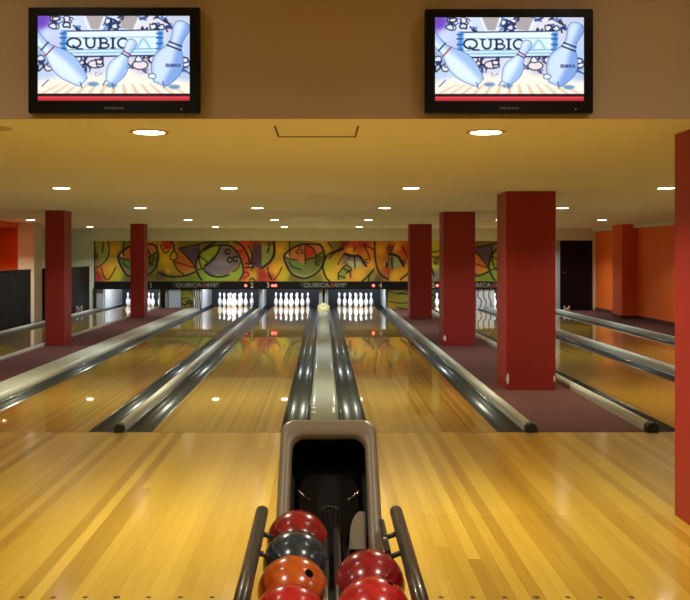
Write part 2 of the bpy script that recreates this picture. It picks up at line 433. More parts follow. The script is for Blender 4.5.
# small white bow-tie sensors
def sensor(x, y, label):
    t = thing('lane_sensor', label, 'sensor', (x, y, 0), 'white lane sensors')
    for s in (-1, 1):
        bm = bmesh.new()
        v = [(s*0.075, -0.03), (s*0.075, 0.13), (s*0.05, 0.13), (s*0.012, 0.065), (s*0.012, 0.035), (s*0.05, -0.03)]
        a = [bm.verts.new((px, -0.02, pz+0.05)) for px, pz in v]; b = [bm.verts.new((px, 0.02, pz+0.05)) for px, pz in v]
        for k in range(6): bm.faces.new((a[k], a[(k+1) % 6], b[(k+1) % 6], b[k]))
        bm.faces.new(a); bm.faces.new(b)
        obj('wing', bm, M['white'], t)
    obj('stem', box(-0.013, 0.013, -0.015, 0.015, 0, 0.115), M['white'], t)
sensor(-6.12, 23.6, 'small white bow tie sensor beside the far left lane')
sensor(6.12, 23.6, 'small white bow tie sensor by the rightmost lane, below the black door')

# ------------------------------------------------------------------ painting
class Paint:
    def __init__(s, w, h, ss):
        s.w, s.h, s.ss = w, h, ss
        s.nx, s.ny = int(w*ss)+1, int(h*ss)+1
        s.X, s.Y = np.meshgrid(np.linspace(0, w, s.nx), np.linspace(0, h, s.ny))
        s.C = np.zeros((s.ny, s.nx, 3))
    def gradient(s, samples, p=3.2):
        W = np.zeros_like(s.X); A = np.zeros_like(s.C)
        for x, y, c in samples:
            d = ((s.X-x)**2+((s.Y-y))**2+1.5)**(-p/2)
            W += d; A += d[..., None]*np.array(c)
        s.C = A/W[..., None]
    def mix(s, mask, col, a=1.0):
        m = np.clip(mask, 0, 1)[..., None]*a
        s.C = s.C*(1-m)+np.array(col)*m
    def sd_poly(s, pts):
        d = np.full_like(s.X, 1e9); ins = np.zeros(s.X.shape, bool)
        n = len(pts)
        for i in range(n):
            (x0, y0), (x1, y1) = pts[i], pts[(i+1) % n]
            d = np.minimum(d, s.seg(x0, y0, x1, y1))
            cond = ((y0 > s.Y) != (y1 > s.Y))
            xi = (x1-x0)*(s.Y-y0)/((y1-y0) if y1 != y0 else 1e-9)+x0
            ins ^= cond & (s.X < xi)
        return np.where(ins, -d, d)
    def seg(s, x0, y0, x1, y1):
        dx, dy = x1-x0, y1-y0; L = dx*dx+dy*dy+1e-9
        t = np.clip(((s.X-x0)*dx+(s.Y-y0)*dy)/L, 0, 1)
        return np.hypot(s.X-x0-t*dx, s.Y-y0-t*dy)
    def poly(s, pts, col, soft=0.8, a=1.0):
        s.mix(0.5-s.sd_poly(pts)/soft, col, a)
    def stroke(s, pts, w, col, a=1.0, smooth=True):
        if smooth and len(pts) > 2: pts = curve(pts)
        d = np.full_like(s.X, 1e9)
        for (x0, y0), (x1, y1) in zip(pts, pts[1:]): d = np.minimum(d, s.seg(x0, y0, x1, y1))
        s.mix((w/2-d)/0.5+0.5, col, a)
    def mesh(s, name, x0, z1, sx, sz, y, back, mat, parent=None, u0=0, u1=None, loc=(0, 0, 0)):
        """a panel facing -Y: front carries the paint, real thickness behind it"""
        i0 = int(round(u0*s.ss)); i1 = int(round((u1 if u1 is not None else s.w)*s.ss))
        i1 = min(i1, s.nx-1)
        cols = i1-i0+1
        X = (x0+s.X[:, i0:i1+1]*sx).ravel()-loc[0]; Z = (z1-s.Y[:, i0:i1+1]*sz).ravel()-loc[2]
        n = X.size
        V = np.stack([X, np.full(n, y-loc[1]), Z], 1)
        idx = np.arange(n).reshape(s.ny, cols)
        F = np.stack([idx[:-1, :-1], idx[1:, :-1], idx[1:, 1:], idx[:-1, 1:]], -1).reshape(-1, 4)
        xa, xb, za, zb = X.min(), X.max(), Z.min(), Z.max(); yb = back-loc[1]; yf = y-loc[1]
        ex = [(xa, yf, za), (xb, yf, za), (xb, yf, zb), (xa, yf, zb), (xa, yb, za), (xb, yb, za), (xb, yb, zb), (xa, yb, zb)]
        fx = [(0, 4, 5, 1), (1, 5, 6, 2), (2, 6, 7, 3), (3, 7, 4, 0), (4, 7, 6, 5)]
        verts = V.tolist()+ex; faces = F.tolist()+[tuple(n+k for k in f) for f in fx]
        me = bpy.data.meshes.new(name); me.from_pydata(verts, [], faces)
        c = np.clip(s.C[:, i0:i1+1].reshape(-1, 3)/255.0, 0, 1)
        lin = np.where(c <= 0.04045, c/12.92, ((c+0.055)/1.055)**2.4)
        full = np.concatenate([np.concatenate([lin, np.ones((n, 1))], 1), np.tile([0.02, 0.02, 0.02, 1.0], (8, 1))]).astype(np.float32)
        at = me.attributes.new('paint', 'FLOAT_COLOR', 'POINT'); at.data.foreach_set('color', full.ravel())
        me.materials.append(mat); me.update()
        o = bpy.data.objects.new(name, me); COL.objects.link(o)
        o.location = loc if parent is None else (0, 0, 0)
        if parent: o.parent = parent
        return o

def curve(pts, n=6):
    out = []
    P = [pts[0]]+list(pts)+[pts[-1]]
    for i in range(1, len(P)-2):
        p0, p1, p2, p3 = P[i-1:i+3]
        for k in range(n):
            t = k/n
            out.append(tuple(0.5*((2*p1[j])+(-p0[j]+p2[j])*t+(2*p0[j]-5*p1[j]+4*p2[j]-p3[j])*t*t+(-p0[j]+3*p1[j]-3*p2[j]+p3[j])*t**3) for j in (0, 1)))
    out.append(pts[-1]); return out

# ---- mural: artwork units, 456 wide x 40.4 high
SC = 9.857
def at(o, pts): return [(o-94+x/SC, y/SC-6) for x, y in pts]
smp = []; polys = []; strokes = []
def warm(c):
    r_, g_, b_ = c
    if r_ > g_ and b_ < 90 and g_ > 80: g_ = g_+0.38*(r_-g_); r_ = min(250, r_*1.03)
    return (min(255, r_*1.08), min(255, g_*1.1), b_*0.85)
def S(o, lst): smp.extend([(o-94+x/SC, y/SC-6, warm(c)) for x, y, c in lst])
def P(o, pts, c, soft=1.2, a=1.0): polys.append((at(o, pts), c, soft, a))
K = (26, 22, 18)
def K_(o, w, *lines, c=K): strokes.extend([(at(o, l), w, c) for l in lines])
def C_(o, x, y, r, w=0.9):
    strokes.append((at(o, [(x+r*math.cos(a), y+r*math.sin(a)) for a in np.linspace(0.7, 5.6, 9)]), w, K))

def design_a(o):
    S(o, [(60, 180, (172, 186, 110)), (100, 160, (160, 182, 80)), (10, 200, (90, 66, 90)), (30, 400, (160, 46, 40)), (100, 350, (224, 100, 46)), (180, 150, (232, 160, 52)),
          (180, 330, (226, 148, 46)), (230, 400, (190, 170, 46)), (330, 430, (110, 94, 50)), (350, 70, (124, 118, 56)), (600, 70, (210, 146, 66)), (640, 300, (182, 170, 56)), (170, 80, (200, 110, 44)), (560, 440, (120, 110, 50))])
    P(o, [(245, 220), (300, 240), (440, 290), (450, 240), (610, 165), (632, 220), (600, 330), (520, 400), (430, 422), (330, 392), (270, 310)], (122, 132, 64))
    P(o, [(280, 320), (340, 375), (430, 400), (520, 380), (600, 310), (560, 380), (430, 422), (330, 392)], (176, 172, 100), 2.5)
    P(o, [(290, 190), (320, 130), (440, 95), (440, 300), (350, 245), (290, 235)], (226, 142, 72))
    P(o, [(300, 240), (350, 250), (440, 300), (400, 340), (320, 310)], (110, 150, 60), 1.5)
    P(o, [(445, 95), (520, 120), (550, 190), (450, 238)], (216, 76, 44))
    P(o, [(480, 95), (600, 105), (610, 160), (552, 192), (530, 130)], (222, 136, 92))
    P(o, [(245, 205), (285, 165), (285, 225)], (236, 222, 210))
    K_(o, 1.0, [(140, 60), (150, 160), (125, 240), (60, 305), (0, 330)], [(95, 80), (80, 170)], [(75, 320), (90, 390), (120, 440)], [(215, 320), (180, 390), (140, 440)],
       [(295, 65), (290, 140), (290, 200)], [(240, 215), (310, 240), (370, 250)], [(285, 260), (320, 310), (400, 340)], [(445, 95), (445, 285)],
       [(470, 105), (520, 130), (550, 190), (550, 290)], [(450, 240), (540, 220), (610, 170)])
    K_(o, 1.6, [(340, 120), (280, 160), (240, 205), (250, 270), (290, 350), (340, 400), (430, 428), (520, 400), (600, 330), (632, 240), (630, 170), (600, 103), (540, 90), (420, 92), (340, 120)])
    for x, y, r in ((400, 130, 15), (370, 165, 15), (420, 170, 13), (590, 235, 17), (570, 282, 14)): C_(o, x, y, r, 0.8)

def design_b(o):       # left half of the big ball
    S(o, [(150, 150, (214, 160, 54)), (200, 250, (236, 172, 46)), (220, 350, (216, 164, 46)), (70, 100, (226, 110, 54)), (70, 250, (140, 136, 78)), (60, 420, (98, 98, 44)), (430, 80, (122, 104, 46)),
          (440, 430, (108, 126, 46)), (250, 430, (118, 118, 54)), (180, 390, (88, 66, 76)), (620, 80, (122, 106, 60)), (620, 430, (130, 150, 46)), (420, 340, (190, 120, 44))])
    P(o, [(160, 58), (270, 58), (275, 130), (190, 150)], (206, 58, 32), 2)
    P(o, [(330, 130), (500, 320), (370, 390), (280, 280), (300, 250)], (214, 122, 46), 1.5)
    P(o, [(340, 130), (540, 95), (530, 200), (490, 300)], (100, 78, 112), 1.5)
    P(o, [(690, 90), (600, 140), (540, 205), (550, 290), (620, 275), (690, 200)], (170, 194, 56))
    P(o, [(690, 230), (570, 330), (630, 390), (690, 410)], (118, 108, 116))
    P(o, [(505, 310), (560, 340), (640, 400), (700, 440), (550, 445), (520, 390)], (140, 164, 54))
    K_(o, 1.0, [(150, 90), (190, 175), (240, 155)], [(290, 150), (250, 200), (255, 240), (300, 245), (320, 210), (290, 150)], [(330, 130), (440, 110), (600, 75), (690, 58)], [(330, 130), (420, 220), (505, 330)],
       [(280, 270), (320, 340), (380, 390)], [(530, 100), (530, 200)], [(530, 200), (620, 270)], [(535, 200), (540, 270), (560, 330)], [(690, 230), (570, 330), (510, 342)], [(570, 330), (630, 390), (690, 410)])
    K_(o, 1.2, [(290, 265), (400, 295), (505, 330)], c=(110, 34, 22))
    K_(o, 1.5, [(140, 370), (250, 410), (400, 400), (505, 360)], [(690, 75), (590, 130), (530, 200), (500, 310), (530, 400), (560, 445)], [(255, 60), (285, 100), (285, 150)])

def design_b2(o):      # right half of the big ball
    S(o, [(450, 200, (196, 122, 56)), (480, 400, (196, 130, 46)), (560, 400, (156, 44, 40)), (640, 400, (170, 56, 46)), (400, 70, (206, 64, 34)), (100, 75, (140, 118, 48)), (690, 350, (226, 146, 46)), (250, 75, (140, 122, 48)), (500, 70, (150, 60, 44)), (640, 75, (120, 90, 50))])
    P(o, [(0, 170), (90, 110), (150, 105), (110, 200), (0, 295)], (172, 198, 56))
    P(o, [(150, 105), (250, 125), (340, 220), (330, 290), (200, 395), (80, 385), (0, 320), (0, 300), (110, 200)], (128, 118, 124))
    P(o, [(120, 180), (240, 210), (240, 310), (90, 290)], (146, 134, 142), 4)
    P(o, [(340, 220), (372, 300), (366, 400), (340, 445), (60, 445), (0, 430), (0, 370), (80, 410), (200, 412), (320, 320)], (152, 176, 56))
    P(o, [(270, 110), (380, 110), (430, 220), (440, 330), (400, 445), (345, 445), (376, 360), (365, 260), (330, 170)], (222, 92, 44))
    P(o, [(470, 100), (560, 100), (560, 325), (440, 305)], (98, 70, 98), 1.5)
    P(o, [(560, 100), (675, 110), (682, 200), (630, 290), (560, 318)], (166, 182, 104), 1.5)
    K_(o, 1.0, [(0, 130), (60, 85), (130, 68), (230, 72)], [(350, 270), (320, 330), (275, 360)], [(430, 110), (465, 200), (460, 350)], [(640, 80), (615, 170)], [(620, 320), (630, 400), (660, 440)], [(440, 445), (465, 425), (490, 448)])
    K_(o, 1.5, [(0, 150), (60, 115), (150, 100), (250, 110), (330, 190), (372, 300), (376, 380), (340, 445)], [(150, 105), (110, 200), (0, 300)], [(0, 360), (60, 400), (150, 415), (230, 395)], [(280, 60), (370, 110), (430, 220), (440, 290)], [(675, 60), (682, 170), (640, 260), (560, 325)])
    K_(o, 1.3, [(400, 280), (500, 280)], [(400, 320), (480, 320)])
    K_(o, 1.2, [(320, 150), (350, 165), (380, 140)], [(385, 375), (420, 370), (430, 400), (380, 425)], c=(150, 24, 20))
    P(o, [(445, 288), (465, 288), (465, 312), (445, 312)], (230, 220, 180))
    for x, y in ((225, 165), (245, 245), (300, 237)): C_(o, x, y, 24, 1.3)

def design_c(o):
    S(o, [(110, 280, (190, 172, 56)), (60, 200, (168, 156, 50)), (100, 400, (212, 156, 56)), (150, 100, (120, 110, 56)), (60, 140, (210, 146, 66)), (330, 100, (212, 74, 44)), (300, 150, (238, 146, 66)), (480, 180, (226, 88, 54)),
          (500, 300, (226, 134, 56)), (390, 380, (236, 134, 60)), (280, 380, (220, 112, 56)), (520, 420, (140, 130, 76)), (560, 440, (98, 76, 66)), (600, 150, (226, 144, 56)), (600, 290, (200, 88, 56)), (660, 350, (180, 80, 50)), (660, 90, (200, 120, 50)), (250, 80, (150, 40, 34)), (420, 80, (180, 52, 36)), (180, 320, (216, 140, 60))])
    P(o, [(240, 190), (390, 215), (430, 290), (380, 310), (280, 310), (220, 290)], (150, 132, 128), 2)
    P(o, [(270, 250), (400, 260), (420, 300), (350, 335), (280, 310)], (214, 206, 158), 3)
    P(o, [(180, 380), (230, 320), (290, 300), (312, 340), (260, 380), (250, 442), (180, 442)], (146, 164, 56))
    P(o, [(635, 275), (660, 270), (660, 320), (640, 310)], (236, 230, 210))
    K_(o, 1.0, [(240, 90), (160, 160), (90, 230)], [(235, 140), (100, 190)], [(240, 190), (175, 290)], [(280, 200), (285, 240)], [(340, 200), (345, 330)], [(430, 90), (470, 170), (495, 250)],
       [(530, 340), (490, 400), (478, 450)], [(180, 380), (230, 320), (270, 300), (312, 340), (260, 380)], [(230, 320), (260, 350), (310, 350)], [(180, 400), (250, 422)], [(300, 370), (300, 420)], [(180, 380), (180, 440)], [(350, 120), (335, 160)],
       [(430, 260), (470, 238)], [(435, 275), (478, 272)], [(440, 290), (462, 312)], [(80, 75), (120, 130)], [(430, 95), (530, 140)])
    K_(o, 1.4, [(230, 130), (100, 180), (50, 240), (30, 330), (60, 420), (90, 450)], [(540, 60), (542, 200), (560, 310), (600, 390), (670, 435)], [(530, 340), (470, 410), (420, 450)])
    K_(o, 1.9, [(240, 185), (320, 207), (390, 212), (430, 270), (450, 300)], [(655, 280), (655, 310)])

def design_c2(o):
    S(o, [(250, 120, (232, 124, 56)), (250, 400, (226, 146, 56)), (350, 150, (206, 66, 44)), (350, 350, (220, 134, 56)), (195, 120, (150, 50, 36)), (450, 200, (200, 110, 50)), (450, 350, (170, 150, 60)), (560, 200, (180, 160, 50)), (640, 130, (190, 190, 46)), (640, 400, (120, 110, 120)), (640, 300, (180, 180, 60)), (560, 400, (130, 120, 100))])
    P(o, [(190, 200), (270, 210), (320, 290), (260, 330), (190, 320)], (176, 196, 160), 3)
    P(o, [(190, 210), (230, 215), (230, 320), (190, 310)], (120, 126, 116), 2)
    K_(o, 1.0, [(215, 220), (220, 330)], [(320, 110), (370, 220)], [(240, 95), (200, 180)], [(310, 262), (352, 240)], [(318, 275), (355, 275)], [(325, 290), (340, 315)], [(600, 220), (700, 220)], [(690, 150), (640, 170), (600, 160)])
    K_(o, 1.9, [(190, 190), (270, 208), (310, 265), (330, 300)])
    K_(o, 1.4, [(380, 375), (300, 440)], [(610, 330), (630, 400)])
    K_(o, 1.0, [(650, 270), (660, 262), (668, 275), (650, 290), (630, 270), (650, 240), (690, 250)])

for f, o in ((design_a, 94), (design_b, 145), (design_b2, 205), (design_a, 260), (design_c, 320), (design_c2, 370), (design_b, 438), (design_b2, 498)): f(o)
mp_ = Paint(456, 40.4, 1.6)
mp_.gradient(smp)
for pts, c, soft, a in polys: mp_.poly(pts, c, soft, a)
for pts, w, c in strokes: mp_.stroke(pts, w*1.25, c)
for u in (63.5, 294.5, 374.0): mp_.stroke([(u, 0), (u, 41)], 0.8, (50, 24, 18), 0.8)
mp_.stroke([(0.4, 0), (0.4, 41)], 1.6, (26, 16, 10), 0.9)
px = MASK/940.0
MX0 = -6.14; MZ1 = 1.832
for u0, u1, lab in ((0, 63.5, 'abstract painted mural panel behind the farther left pillar, leftmost of the mural'),
                    (63.5, 294.5, 'widest mural panel with a big grey and lime bowling ball, over the central left lanes'),
                    (294.5, 374.0, 'orange mural panel with lashed eye beside the farthest right pillar'),
                    (374.0, 456, 'mural panel with purple triangle, seen between the middle and big right pillars')):
    cx = MX0+(u0+u1)/2*px
    o = mp_.mesh('mural_panel', MX0, MZ1, px, px, MASK, MASK+0.058, M['mural'], None, u0, u1, (cx, MASK, 0.748))
    tag(o, lab, 'mural', 'mural panels')

# lower mural pieces between machines (two) - yellow green paint with squiggles
def low_mural(x0, x1, z0, z1, label, seed, white=False):
    w = (x1-x0)/px; h = (z1-z0)/px
    p = Paint(w, h, 2.4); r = random.Random(seed)
    if white: base = [(0, 0, (215, 220, 225)), (w, h, (190, 196, 205)), (w/2, h/2, (225, 228, 230))]
    else: base = [(0, 0, (120, 120, 40)), (w, 0, (96, 100, 36)), (w/2, h/2, (150, 150, 46)), (0, h, (170, 140, 50)), (w, h, (120, 80, 40)), (w*.7, h*.7, (140, 130, 50))]
    p.gradient(base)
    for k in range(3 if white else 5):
        y = h*r.uniform(.05, .9); xx = r.uniform(0, w*.4)
        if white: pts = [(w*(.15+.3*k), -1), (w*(.1+.3*k), h*.35), (w*(.3+.25*k), h*.6), (w*(.15+.35*k), h+1)]
        else: pts = [(xx, y), (xx+w*.25, y+r.uniform(-3, 3)), (xx+w*.5, y+r.uniform(-3, 3)), (w, y+r.uniform(-4, 4))]
        p.stroke(pts, 0.9, K)
    o = p.mesh('mural_panel', x0, z1, px, px, MASK+0.02, MASK+0.06, M['mural'], None, 0, None, ((x0+x1)/2, MASK+0.02, z0))
    tag(o, label, 'mural', 'lower mural panels')
low_mural(1.74, 2.98, 0.004, 0.536, 'low yellow green mural panel at the far end of right carpet', 3)
low_mural(-3.80, -3.47, 0.02, 0.536, 'narrow yellow green mural panel at the far end of left carpet', 5)
low_mural(-3.47, -3.26, 0.02, 0.536, 'narrow white panel with black squiggles left of second lane pins', 6, True)
low_mural(4.11, 4.59, 0.0, 0.536, 'white panel with black squiggles between the two right lanes, beside middle pillar', 8, True)

# ------------------------------------------------------------------ black mask band: number plates over the lanes
t = thing('mask_band', 'long black fascia band under the mural above the pins', 'fascia', (0, MASK-0.02, 0.536))
obj('fascia', box(-6.14, 6.07, 0, 0.075, 0, 0.212, 0.006), M['black'], t)
def digit(body, pxx):
    text_mesh('lane_number', body, 0.20, M['number'], t, ((pxx-323)*px, -0.002, 0.102), 0.9)
for b_, p_ in (('1', 151), ('2', 252), ('3', 268), ('4', 380.6), ('5', 433.2), ('6', 545)): digit(b_, p_)
for p_ in (245.8, 272.6, 275.6, 373.4, 437.2):
    bm = bmesh.new(); bmesh.ops.create_uvsphere(bm, u_segments=12, v_segments=8, radius=0.036, matrix=Matrix.Translation(((p_-323)*px, -0.004, 0.102)) @ Matrix.Diagonal((1, .4, 1, 1)))
    obj('indicator_lamp', bm, M['led'], t, smooth=True)
for xc, lab in ((-3.4, 'l'), (0.02, 'c'), (4.35, 'r')):
    bm = bmesh.new()
    pr = [(-0.66, 0.19), (0.66, 0.19), (0.62, 0.07), (0.55, 0.03), (-0.55, 0.03), (-0.62, 0.07)]
    a = [bm.verts.new((xc+x, -0.012, z)) for x, z in pr]; b = [bm.verts.new((xc+x, 0.0, z)) for x, z in pr]
    for k in range(6): bm.faces.new((a[k], a[(k+1) % 6], b[(k+1) % 6], b[k]))
    bm.faces.new(a); bm.faces.new(b)
    pl = obj('logo_plate', bm, M['sign_plate'], t)
    text_mesh('lettering', 'QUBICA', 0.150, M['letter_grey'], pl, (xc-0.20, -0.015, 0.112), 1.25)
    text_mesh('lettering', 'AMF', 0.150, M['letter_grey'], pl, (xc+0.41, -0.015, 0.112), 1.15, shear=0.25)
    bm = bmesh.new(); q = [(0.17, 0.055), (0.235, 0.165), (0.27, 0.165), (0.205, 0.055)]
    a = [bm.verts.new((xc+x-0.01, -0.016, z)) for x, z in q]; b = [bm.verts.new((xc+x-0.01, -0.013, z)) for x, z in q]
    for k in range(4): bm.faces.new((a[k], a[(k+1) % 4], b[(k+1) % 4], b[k]))
    bm.faces.new(a); bm.faces.new(b)
    obj('red_stroke', bm, M['letter_red'], pl)

# ------------------------------------------------------------------ pinsetter housings
HOUSE = {1: 'leftmost pin housing, white side wall showing left of the farther left pillar',
         2: 'dark pin housing of the lane beside the wide pale track cover',
         3: 'dark pin housing behind the rack just left of the track end',
         4: 'dark pin housing behind the rack just right of the track end',
         5: 'dark pin housing showing between the farthest and middle right pillars',
         6: 'dark pin housing showing between the middle and big right pillars'}
for n, cx in LANES.items():
    lw, rw = gut_w[n]
    t = thing('pin_housing', HOUSE[n], 'pin housing', (cx, MASK+0.22, 0), 'pin housings')
    y0, y1 = 0.0, 2.3
    xl, xr = -HW-lw, HW+rw
    obj('side_wall', box(xl-0.025, xl, y0, y1, 0.0, 1.0), M['kick'], t)
    obj('side_wall', box(xr, xr+0.025, y0, y1, 0.0, 1.0), M['kick'], t)
    obj('pit_curtain', box(xl, xr, y1-0.1, y1-0.05, -0.12, 1.0), M['navy'], t)
    obj('roof', box(xl-0.025, xr+0.025, y0, y1, 1.0, 1.03), M['black'], t)
# fillers and posts at the machine line
def post(x0, x1, z0, label, mat='kick'):
    t = thing('kickback_post', label, 'post', ((x0+x1)/2, MASK+0.1, z0), 'posts between the pin housings')
    w = x1-x0
    bm = bmesh.new(); pr = [(math.cos(a)*w/2, 0) for a in (0,)]
    add_box(bm, -w/2, w/2, 0, 0.1, 0, 0.55-z0, min(0.012, w*0.2))
    obj('post_body', bm, M[mat], t)
    obj('edge_strip', box(-w/2-0.006, -w/2, 0.0, 0.09, 0, 0.55-z0), M['black'], t)
post(-0.115, -0.01, 0.0, 'pale left post of the pair behind the cream return housing')
post(0.045, 0.14, 0.0, 'pale right post of the pair behind the cream return housing')
post(-1.70, -1.63, 0.0, 'pale post between the pin racks left of the ball return')
post(-6.1, -5.92, 0.0, 'broad white post left of the far left pin rack')
post(-4.25, -4.16, 0.02, 'thin white post right of the leftmost pin rack')
t = tag(obj('gap_wall_panel', box(-4.14, -3.82, MASK+0.02, MASK+0.05, 0.02, 0.536), M['paleblue']), 'flat pale blue panel standing in for lit service gap wall beyond left carpet', 'panel')  # flat stand-in for the lit side wall of the service gap
for xa_, xb_, ya_ in ((-4.16, -3.27, 0.062), (1.735, 2.97, 0.062), (4.1, 4.6, 0.062), (-0.12, 0.15, 0.2), (5.96, 6.08, 0.062)):
    struct(obj('wall_machine', box(xa_, xb_, MASK+ya_, MASK+ya_+0.03, 0.0, 0.556), M['navy']))

# ------------------------------------------------------------------ pins
IN = 0.0254
PROF = [(0, 0), (1.0155, 0), (1.414, .75), (1.953, 2.25), (2.255, 3.375), (2.383, 4.5), (2.28, 5.875), (1.85, 7.25), (1.236, 8.625), (.98, 9.375), (.90, 10), (.935, 10.875), (1.047, 11.75), (1.203, 12.625), (1.2735, 13.5), (1.12, 14.3), (0.7, 14.8), (0, 15)]
pr = [(r*IN, z*IN) for r, z in PROF]
pin0 = thing('bowling_pin', '', 'bowling pin', (0, 0, 0), 'bowling pins')
bm = bmesh.new(); add_lathe(bm, pr, 20); obj('pin_body', bm, M['pin'], pin0)
for za, zb, ra in ((9.15, 9.55, 1.0), (10.45, 10.85, .955)):
    bm = bmesh.new(); add_lathe(bm, [(ra*IN*.9, za*IN), ((ra+.06)*IN, za*IN), ((ra+.045)*IN, zb*IN), (ra*IN*.9, zb*IN)], 20)
    obj('neck_stripe', bm, M['pinred'], pin0)
S_ = 0.3048; R_ = 0.264
HEAD = 26.12
POS = {1: (0, 0), 2: (-S_/2, R_), 3: (S_/2, R_), 4: (-S_, 2*R_), 5: (0, 2*R_), 6: (S_, 2*R_), 7: (-1.5*S_, 3*R_), 8: (-.5*S_, 3*R_), 9: (.5*S_, 3*R_), 10: (1.5*S_, 3*R_)}
PN = {1: 'foremost', 2: 'left of second row', 3: 'right of second row', 4: 'left of third row', 5: 'middle of third row', 6: 'right of third row',
      7: 'leftmost of back row', 8: 'second of back row', 9: 'third of back row', 10: 'rightmost of back row'}
RK = {1: 'far left rack behind pillar', 2: 'rack under number 2', 3: 'rack left of cream return housing', 4: 'rack right of cream return housing', 5: 'rack between farthest and middle right pillars', 6: 'rack between middle and big right pillars'}
first = True
for ln in (1, 2, 3, 4, 5, 6):
    for k, (dx, dy) in POS.items():
        if ln in (5, 6) and k not in (7, 4): continue
        loc = (LANES[ln]+dx, HEAD+dy, 0.0)
        lab = 'white bowling pin, %s, %s' % (PN[k], RK[ln])
        if first: pin0.location = loc; pin0['label'] = lab; pin0['group'] = 'pins of lane %d' % ln; first = False
        else: dup(pin0, loc, lab, 'pins of lane %d' % ln)

# ------------------------------------------------------------------ downlights
ROWS = [(5.25, 'first row, nearest televisions'), (9.7, 'second row from televisions'), (13.9, 'third row from televisions'), (18.8, 'fourth row from televisions'), (23.6, 'last row, before the mural')]
COLS = [(-5.85, 'over far left lane'), (-2.7, 'over second lane from left'), (-0.97, 'over lane left of ball return'), (0.91, 'over lane right of ball return'), (3.54, 'over lane beyond right pillars'), (5.58, 'over rightmost lane')]
dl0 = thing('ceiling_downlight', '', 'downlight', (0, 0, CEIL))
bm = bmesh.new(); add_lathe(bm, [(0.085, 0.0), (0.112, 0.0), (0.112, -0.003), (0.102, -0.005), (0.088, -0.005), (0.085, 0.0)], 28); obj('trim_ring', bm, M['trim'], dl0)
bm = bmesh.new(); add_lathe(bm, [(0.0, -0.008), (0.06, -0.0075), (0.085, -0.006), (0.085, -0.001), (0, -0.001)], 28); obj('lens', bm, M['lens'], dl0)
first = True
def lamp(x, y, z, power, size=0.15, spread=132, col=(1.0, 0.93, 0.74)):
    l = bpy.data.lights.new('downlight_glow', 'AREA'); l.shape = 'DISK'; l.size = size; l.energy = power; l.color = col; l.spread = math.radians(spread)
    o = bpy.data.objects.new('downlight_glow', l); COL.objects.link(o); o.location = (x, y, z)
    return o
for ry, rn in ROWS:
    for cx, cn in COLS:
        if ry < 6 and abs(cx) > 2: continue
        xx = cx if ry > 6 or abs(cx) < 2 else -1.83
        lab = 'ceiling downlight %s, %s' % (cn, rn)
        if first: dl0.location = (xx, ry, CEIL); dl0['label'] = lab; dl0['group'] = 'ceiling downlights'; first = False
        else: dup(dl0, (xx, ry, CEIL), lab, 'ceiling downlights')
        if xx > -1.5 or ry > 6: lamp(xx, ry, CEIL-0.018, {5.25: 29, 9.7: 23, 23.6: 30}.get(ry, 20), col=(1.0, 0.97, 0.72) if ry < 8 else (1.0, 1.0, 0.76) if ry < 12 else (0.88, 1.0, 1.0))
u_ = dup(dl0, (-1.80, 5.09, CEIL), 'unlit ceiling downlight cut by the left edge, first row', 'ceiling downlights')
for ch in u_.children:
    if ch.name.startswith('lens'):
        ch.data = ch.data.copy(); ch.data.materials.clear(); ch.data.materials.append(M['trim'])
# tiny spot in the orange beam
t = thing('ceiling_spotlight', 'tiny round spotlight under the orange beam at far left', 'spotlight', (-6.75, 19.9, 2.06))
bm = bmesh.new(); add_lathe(bm, [(0, -0.004), (0.045, -0.004), (0.055, -0.02), (0.07, -0.015), (0.07, 0), (0, 0)], 16); obj('trim_ring', bm, M['trim'], t)
bm = bmesh.new(); add_lathe(bm, [(0, -0.012), (0.045, -0.012), (0.045, -0.006), (0, -0.006)], 16); obj('lens', bm, M['lens'], t)
lamp(-6.9, 19.2, 2.04, 22, 0.06)
# lamps of the players' area behind the camera
for yy, pw in ((-2.5, 16), (1.6, 36), (3.6, 5)):
    for xx in (-4.5, -1.5, 1.5, 4.5):
        lamp(xx, yy, 3.28, pw*0.8, 0.25, 150, (1.0, 0.94, 0.80))
# white tube lamps above each pin rack, behind the fascia
for n, cx in LANES.items():
    l = bpy.data.lights.new('pin_lamp', 'AREA'); l.shape = 'RECTANGLE'; l.size = 1.1; l.size_y = 0.12; l.energy = 34; l.color = (0.82, 0.9, 1.0)
    o = bpy.data.objects.new('pin_lamp', l); COL.objects.link(o); o.location = (cx, 25.55, 0.9); o.rotation_euler = (math.radians(48), 0, 0)

# ------------------------------------------------------------------ televisions
TS = 3.136
def tv(pts): return [((x-117)/TS, (y-53)/TS) for x, y in pts]
TW, TH = 479/TS, 269/TS
p = Paint(TW, TH, 2.0)
def ts(x, y, c): return ((x-117)/TS, (y-53)/TS, c)
p.gradient([ts(130, 70, (110, 70, 190)), ts(150, 110, (200, 215, 245)), ts(200, 75, (215, 230, 250)), ts(330, 75, (215, 225, 245)), ts(470, 75, (225, 225, 235)), ts(560, 70, (200, 205, 225)), ts(580, 180, (180, 205, 245)),
            ts(140, 220, (190, 210, 240)), ts(300, 210, (210, 215, 240)), ts(450, 210, (205, 200, 215)), ts(130, 190, (150, 175, 215)), ts(200, 250, (205, 220, 245)), ts(150, 290, (245, 240, 225)), ts(300, 290, (250, 240, 220)), ts(450, 285, (250, 235, 215)), ts(580, 290, (245, 240, 230)), ts(400, 255, (250, 245, 235)), ts(580, 240, (180, 200, 235))])
NV = (34, 48, 100)
